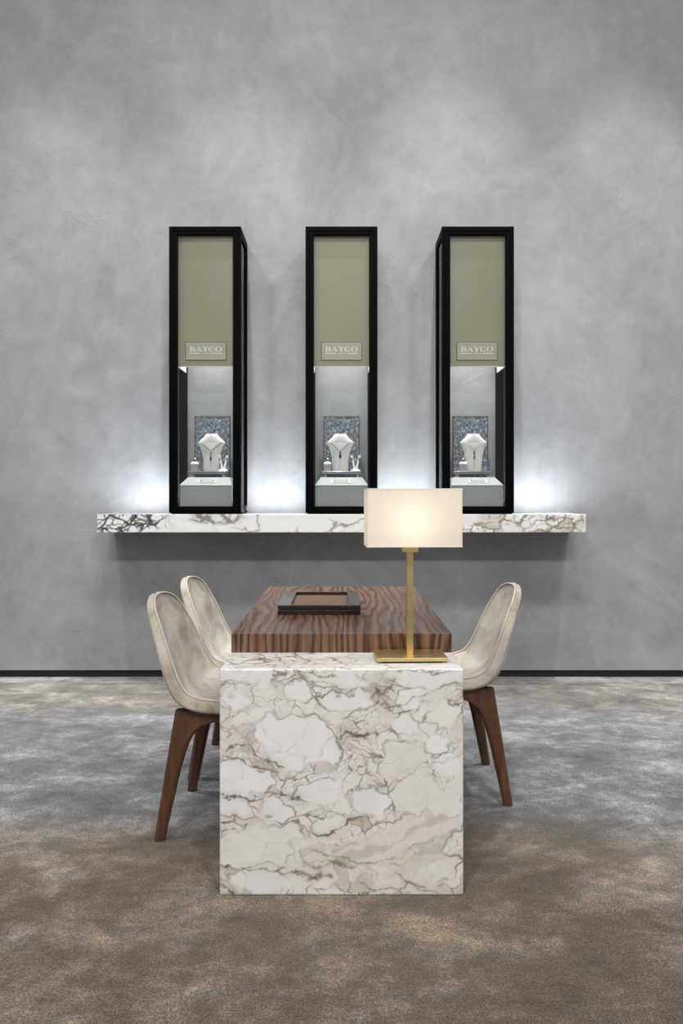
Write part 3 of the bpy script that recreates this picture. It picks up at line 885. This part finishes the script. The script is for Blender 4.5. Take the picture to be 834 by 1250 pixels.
for k, dx in enumerate((.001, 0, -.002)): build_board(CX[k], k, dx)
BXO = (.006, -.008, .008)
for k in range(3):
    L = Vector((CX[k] + BXO[k], BY + .058, TZ + .0003))
    build_bust(L, 'white leatherette necklace bust ' + CASE_TXT[k])
    build_necklace(L, ('necklace with a short dark bead chain and dark drop pendant on the left bust', 'necklace with a dark chain and blue black pendant on the middle bust',
                       'necklace with a thin chain and long grey leaf pendant on the right bust')[k],
                   (.066, .062, .034)[k], (.186, .186, .168)[k], (.130, .128, .142)[k], (.0019, .0017, .0011)[k], NAME[k])

def build_ring(loc, k):
    t = thing('ring_stand', 'small grey block with white cap for a ring ' + CASE_TXT[k], 'jewellery stand', loc, 0, 'ring stands in the cases')
    obj('block', bx(-.023, .023, -.02, .02, 0, .042), M['greyfabric'], t, bevel=.001)
    bm = bmesh.new()
    loft(bm, [[(-.025, -.022, .042), (.025, -.022, .042), (.025, .022, .042), (-.025, .022, .042)],
              [(-.025, -.022, .050), (.025, -.022, .050), (.025, .022, .050), (-.025, .022, .050)],
              [(-.017, -.012, .061), (.017, -.012, .061), (.017, .016, .061), (-.017, .016, .061)]])
    obj('cap', bm, M['leatherette'], t, bevel=.001)
    r = thing('ring', 'tiny silver ring with a stone on the white capped block ' + CASE_TXT[k], 'ring', (loc[0] + .001, loc[1], loc[2] + .061), 0, 'rings on the small blocks')
    pts = [(.0085 * math.cos(2 * PI * i / 24), 0, .0085 + .0085 * math.sin(2 * PI * i / 24)) for i in range(24)]
    bm = bmesh.new(); tube(bm, pts, .0014, 6, True); obj('band', bm, M['chrome'], r)
    bm = bmesh.new(); faceted(bm, 0, 0, .0205, .006, .0055, .006); obj('stone', bm, M['white'], r)
for k, dx in enumerate((-.098, -.092, -.066)): build_ring((CX[k] + dx, BY + .035, TZ + .0003), k)

def build_earrings(loc, k):
    t = thing('earring_stand', 'white forked earring stand right of the bust ' + CASE_TXT[k], 'jewellery stand', loc, 0, 'earring stands in the cases')
    bm = bmesh.new()
    def ov(rx, ry, z): return [(rx * math.cos(2 * PI * i / 24), ry * math.sin(2 * PI * i / 24), z) for i in range(24)]
    loft(bm, [ov(.029, .018, 0), ov(.031, .02, .003), ov(.029, .018, .008), ov(.012, .010, .016)])
    obj('base', bm, M['white'], t)
    for s in (-1, 1):
        bm = bmesh.new(); rings = []
        for q, hw_ in ((0, .008), (.3, .0062), (.6, .0055), (.8, .0065), (.9, .009), (1, .0085)):
            cx = s * (.005 + .021 * q); z = .012 + .092 * q
            rings.append([(cx - hw_, -.004, z), (cx + hw_, -.004, z), (cx + hw_, .004, z), (cx - hw_, .004, z)])
        loft(bm, rings); obj('prong', bm, M['white'], t, bevel=.001)
        r = thing('earring', ('left' if s < 0 else 'right') + ' of two tiny drop earrings on the forked stand ' + CASE_TXT[k], 'earring', (loc[0] + s * .0223, loc[1] - .0056, loc[2] + .088), 0, 'earrings on the forked stands')
        bm = bmesh.new(); faceted(bm, 0, 0, 0, .0034, .004, .0016); obj('stud', bm, M['silverchain'], r)
        bm = bmesh.new(); faceted(bm, 0, -.0004, -.012, .0042, .008, .0018); obj('drop', bm, M['gem_blue' if k else 'gem_grey'], r)
for k, dx in enumerate((.088, .092)): build_earrings((CX[k] + dx, BY + .030, TZ + .0003), k)

# ================================================================== CHAIRS
def catmull(pts, n):
    out = []
    P = [pts[0]] + list(pts) + [pts[-1]]
    for i in range(1, len(P) - 2):
        for k in range(n):
            t = k / n
            out.append(tuple(.5 * ((2 * b) + (-a + c) * t + (2 * a - 5 * b + 4 * c - d) * t * t + (-a + 3 * b - 3 * c + d) * t ** 3)
                             for a, b, c, d in zip(P[i - 1], P[i], P[i + 1], P[i + 2])))
    out.append(tuple(pts[-1])); return out

# profile of the inner surface: forward x, z, half width, side curl
PROF = [(.235, .452, .150, .0), (.225, .463, .185, .002), (.185, .470, .218, .010), (.10, .468, .236, .024), (.0, .464, .243, .034), (-.08, .466, .246, .040),
        (-.145, .486, .244, .046), (-.185, .535, .238, .047), (-.211, .600, .229, .043), (-.235, .680, .214, .036), (-.258, .750, .190, .028),
        (-.274, .800, .166, .020), (-.282, .828, .134, .013), (-.287, .845, .092, .006), (-.2895, .852, .050, .002), (-.2903, .8545, .014, .0)]
def shell_points(nv=17):
    prof = catmull(PROF, 3)
    G = []
    for i, (x, z, hw, cu) in enumerate(prof):
        a = prof[max(0, i - 1)]; b = prof[min(len(prof) - 1, i + 1)]
        t = Vector((b[0] - a[0], 0, b[1] - a[1])).normalized()
        n = Vector((-t.z, 0, t.x))            # points to the sitter (up / forward)
        if n.z < 0 and n.x < 0: n = -n
        n = Vector((t.z, 0, -t.x)) if (t.x < 0 and False) else n
        row = []
        for j in range(nv):
            s = -1 + 2 * j / (nv - 1)
            s2 = math.sin(s * PI / 2) * .35 + s * .65
            c = cu * abs(s2) ** 2.6
            row.append(Vector((x, s2 * hw, z)) + (Vector((abs(n.x) if True else n.x, 0, abs(n.z))) * c))
        G.append(row)
    return G

def build_chair(label, loc, rotz):
    t = thing('dining_chair', label, 'chair', loc, rotz, 'suede chairs around the table')
    G = shell_points(); bm = bmesh.new()
    V = [[bm.verts.new(p) for p in r] for r in G]
    for i in range(len(V) - 1):
        for j in range(len(V[0]) - 1):
            bm.faces.new((V[i][j], V[i][j + 1], V[i + 1][j + 1], V[i + 1][j]))
    me = bpy.data.meshes.new('seat_shell'); bmesh.ops.recalc_face_normals(bm, faces=bm.faces[:])
    # make the normals face the sitter
    bm.faces.ensure_lookup_table()
    mid = min(bm.faces, key=lambda f: (f.calc_center_median() - Vector((0, 0, .464))).length)
    if mid.normal.z < 0: bmesh.ops.reverse_faces(bm, faces=bm.faces[:])
    bm.to_mesh(me); bm.free(); me.materials.append(M['suede']); smooth(me, 180)
    sh = link(bpy.data.objects.new('seat_shell', me), t)
    vg = sh.vertex_groups.new(name='padding'); nrow = len(G[0])
    for k in range(len(me.vertices)):
        i = k // nrow; vg.add([k], max(0, min(1, 1.0 - 1.1 * (i / (len(G) - 1) - .45) / .55)) if i > .45 * len(G) else 1.0, 'REPLACE')
    m = sh.modifiers.new('solid', 'SOLIDIFY'); m.thickness = .042; m.offset = -1; m.edge_crease_inner = .35; m.edge_crease_outer = .35; m.vertex_group = 'padding'; m.thickness_vertex_group = .4
    m = sh.modifiers.new('sub', 'SUBSURF'); m.levels = 2; m.render_levels = 2
    # piping along the rim
    nv = len(G[0]); loop = [G[i][0] for i in range(len(G))] + [G[-1][j] for j in range(4, nv - 3, 4)] + [G[i][-1] for i in range(len(G) - 1, -1, -1)] + [G[0][j] for j in range(nv - 3, 1, -2)]
    for _ in range(2): loop = [loop[k - 1] * .25 + loop[k] * .5 + loop[(k + 1) % len(loop)] * .25 for k in range(len(loop))]
    loop = [p * .985 + Vector((-.02, 0, .6)) * .015 for p in loop]
    bm = bmesh.new(); tube(bm, loop, .0032, 6, True)
    obj('piping', bm, M['piping'], sh, ang=80)
    # legs
    def leg(fx, sy):
        """fx -1 back / +1 front"""
        prof = [(.0, .216, .036, .236), (.12, .199, .043, .229), (.24, .181, .051, .221), (.30, .171, .058, .217), (.35, .160, .069, .213), (.385, .147, .086, .211), (.408, .132, .112, .209), (.420, .124, .150, .207), (.458, .124, .150, .204)]
        bm = bmesh.new(); rings = []
        for z, cx, wd, cy in prof:
            wy = .034 + .012 * z / .44
            o_ = (cx + .018 + (z * .0)) if False else None
            outer = .235 - .165 * z * 0 - (.235 - .168) * (z / .44)
            inner = outer - wd
            k = .010
            ring = [(inner, -wy / 2 + k * .6), (inner + k, -wy / 2), (outer - k, -wy / 2), (outer, -wy / 2 + k), (outer, wy / 2 - k), (outer - k, wy / 2), (inner + k, wy / 2), (inner, wy / 2 - k * .6)]
            rings.append([(fx * x, sy * (cy + y), z) for x, y in ring])
        loft(bm, rings); return bm
    for fx in (-1, 1):
        for sy in (-1, 1): obj('leg', leg(fx, sy), M['leg'], t, ang=25)
    for sy in (-1, 1):
        obj('seat_rail', bx(-.06, .06, sy * .206 - .021, sy * .206 + .021, .420, .456), M['leg'], t, bevel=.003)
    obj('cross_rail', bx(-.03, .03, -.192, .192, .408, .432), M['leg'], t, bevel=.003)
    return t
ch = build_chair('beige suede chair with wooden legs nearest the camera, left of the table', (-.42, 3.0, 0), rad(-3))
dup(ch, (-.42, 3.6, 0), rad(-3), 'beige suede chair half hidden behind the nearer chair left of the table')
dup(ch, (.445, 3.33, 0), rad(180), 'single beige suede chair on the right side of the table')

# ================================================================== LIGHT
def area(name, loc, target, size, power, col, sy=None, spread=180):
    L = bpy.data.lights.new(name, 'AREA'); L.energy = power; L.color = col
    L.shape = 'RECTANGLE' if sy else 'DISK'; L.size = size
    if sy: L.size_y = sy
    L.spread = rad(spread)
    o = bpy.data.objects.new(name, L); C.objects.link(o); o.location = loc
    o.rotation_euler = (Vector(target) - Vector(loc)).to_track_quat('-Z', 'Y').to_euler()
    return o
def spot(name, loc, target, power, col, angle=50, blend=.5, r=.04):
    L = bpy.data.lights.new(name, 'SPOT'); L.energy = power; L.color = col; L.spot_size = rad(angle); L.spot_blend = blend; L.shadow_soft_size = r
    o = bpy.data.objects.new(name, L); C.objects.link(o); o.location = loc
    o.rotation_euler = (Vector(target) - Vector(loc)).to_track_quat('-Z', 'Y').to_euler()
    return o
def point(name, loc, power, col, r):
    L = bpy.data.lights.new(name, 'POINT'); L.energy = power; L.color = col; L.shadow_soft_size = r
    o = bpy.data.objects.new(name, L); C.objects.link(o); o.location = loc; return o

COOL = (.93, .965, 1); NEUT = (1, .985, .96); WARM = (1, .86, .70)
# accent spots in the ceiling close to the wall, aimed down at the shelf
for x in (-3.4, -2.05, -.75, .75, 2.05, 3.4):
    spot('ceiling_accent_spot', (x, 4.15, 5.7), (x * .92, 5.05, .6), 560, COOL, 50, 1, .05)
# ceiling spots washing the wall from the middle of the room
for x in (-2.4, 0, 2.4):
    spot('ceiling_wall_washer', (x, 1.6, 5.8), (x * .75, WALL_Y, 2.4), 345, NEUT, 100, 1, .25)
# cool downlights over the middle of the floor
for x in (-2.0, 2.0):
    spot('overhead_spot', (x, 3.7, 5.4), (x * .9, 3.75, 0), 760, (.84, .92, 1), 36, .7, .05)
# added neutral fill spots, unseen overhead in front, to brighten block and foreground
for x in (-1.2, 1.2):
    spot('overhead_spot', (x, -1.2, 4.6), (x * .4, 3.0, .6), 420, (1, .985, .965), 72, 1, .18)
# display lighting inside each case hood
for k in range(3):
    spot('case_downlight', (CX[k], CYF + .10, CZ1 - .06), (CX[k], CYF + .24, 1.4), 160, (.98, .99, 1), 46, .8, .02)
# LED strip along the back of the shelf
area('shelf_led', (0, WALL_Y - .2, SH_Z1 + .008), (0, WALL_Y - .06, 2.5), 2.9, 38, (.84, .92, 1), .02, 180)
# bulb of the table lamp
point('lamp_bulb_light', (.223, 2.545, BZ + .445), 0.85, (1, .965, .90), .035)

w = bpy.data.worlds.new('room_ambient'); SC.world = w; w.use_nodes = True
w.node_tree.nodes['Background'].inputs[0].default_value = (.94, .965, 1, 1)
w.node_tree.nodes['Background'].inputs[1].default_value = .48

# ================================================================== CAMERA
cam = bpy.data.cameras.new('camera'); co = bpy.data.objects.new('camera', cam); C.objects.link(co)
co.location = (0, 0, EYE); co.rotation_euler = (rad(90), 0, 0)
cam.sensor_fit = 'VERTICAL'; cam.sensor_height = 36; cam.lens = 950 / 1250 * 36
cam.shift_y = -(625 - 606) / 1250; cam.clip_start = .05
SC.camera = co
SC.view_settings.view_transform = 'Standard'; SC.view_settings.look = 'None'
SC.view_settings.gamma = 1; SC.view_settings.use_curve_mapping = False; SC.view_settings.exposure = 0
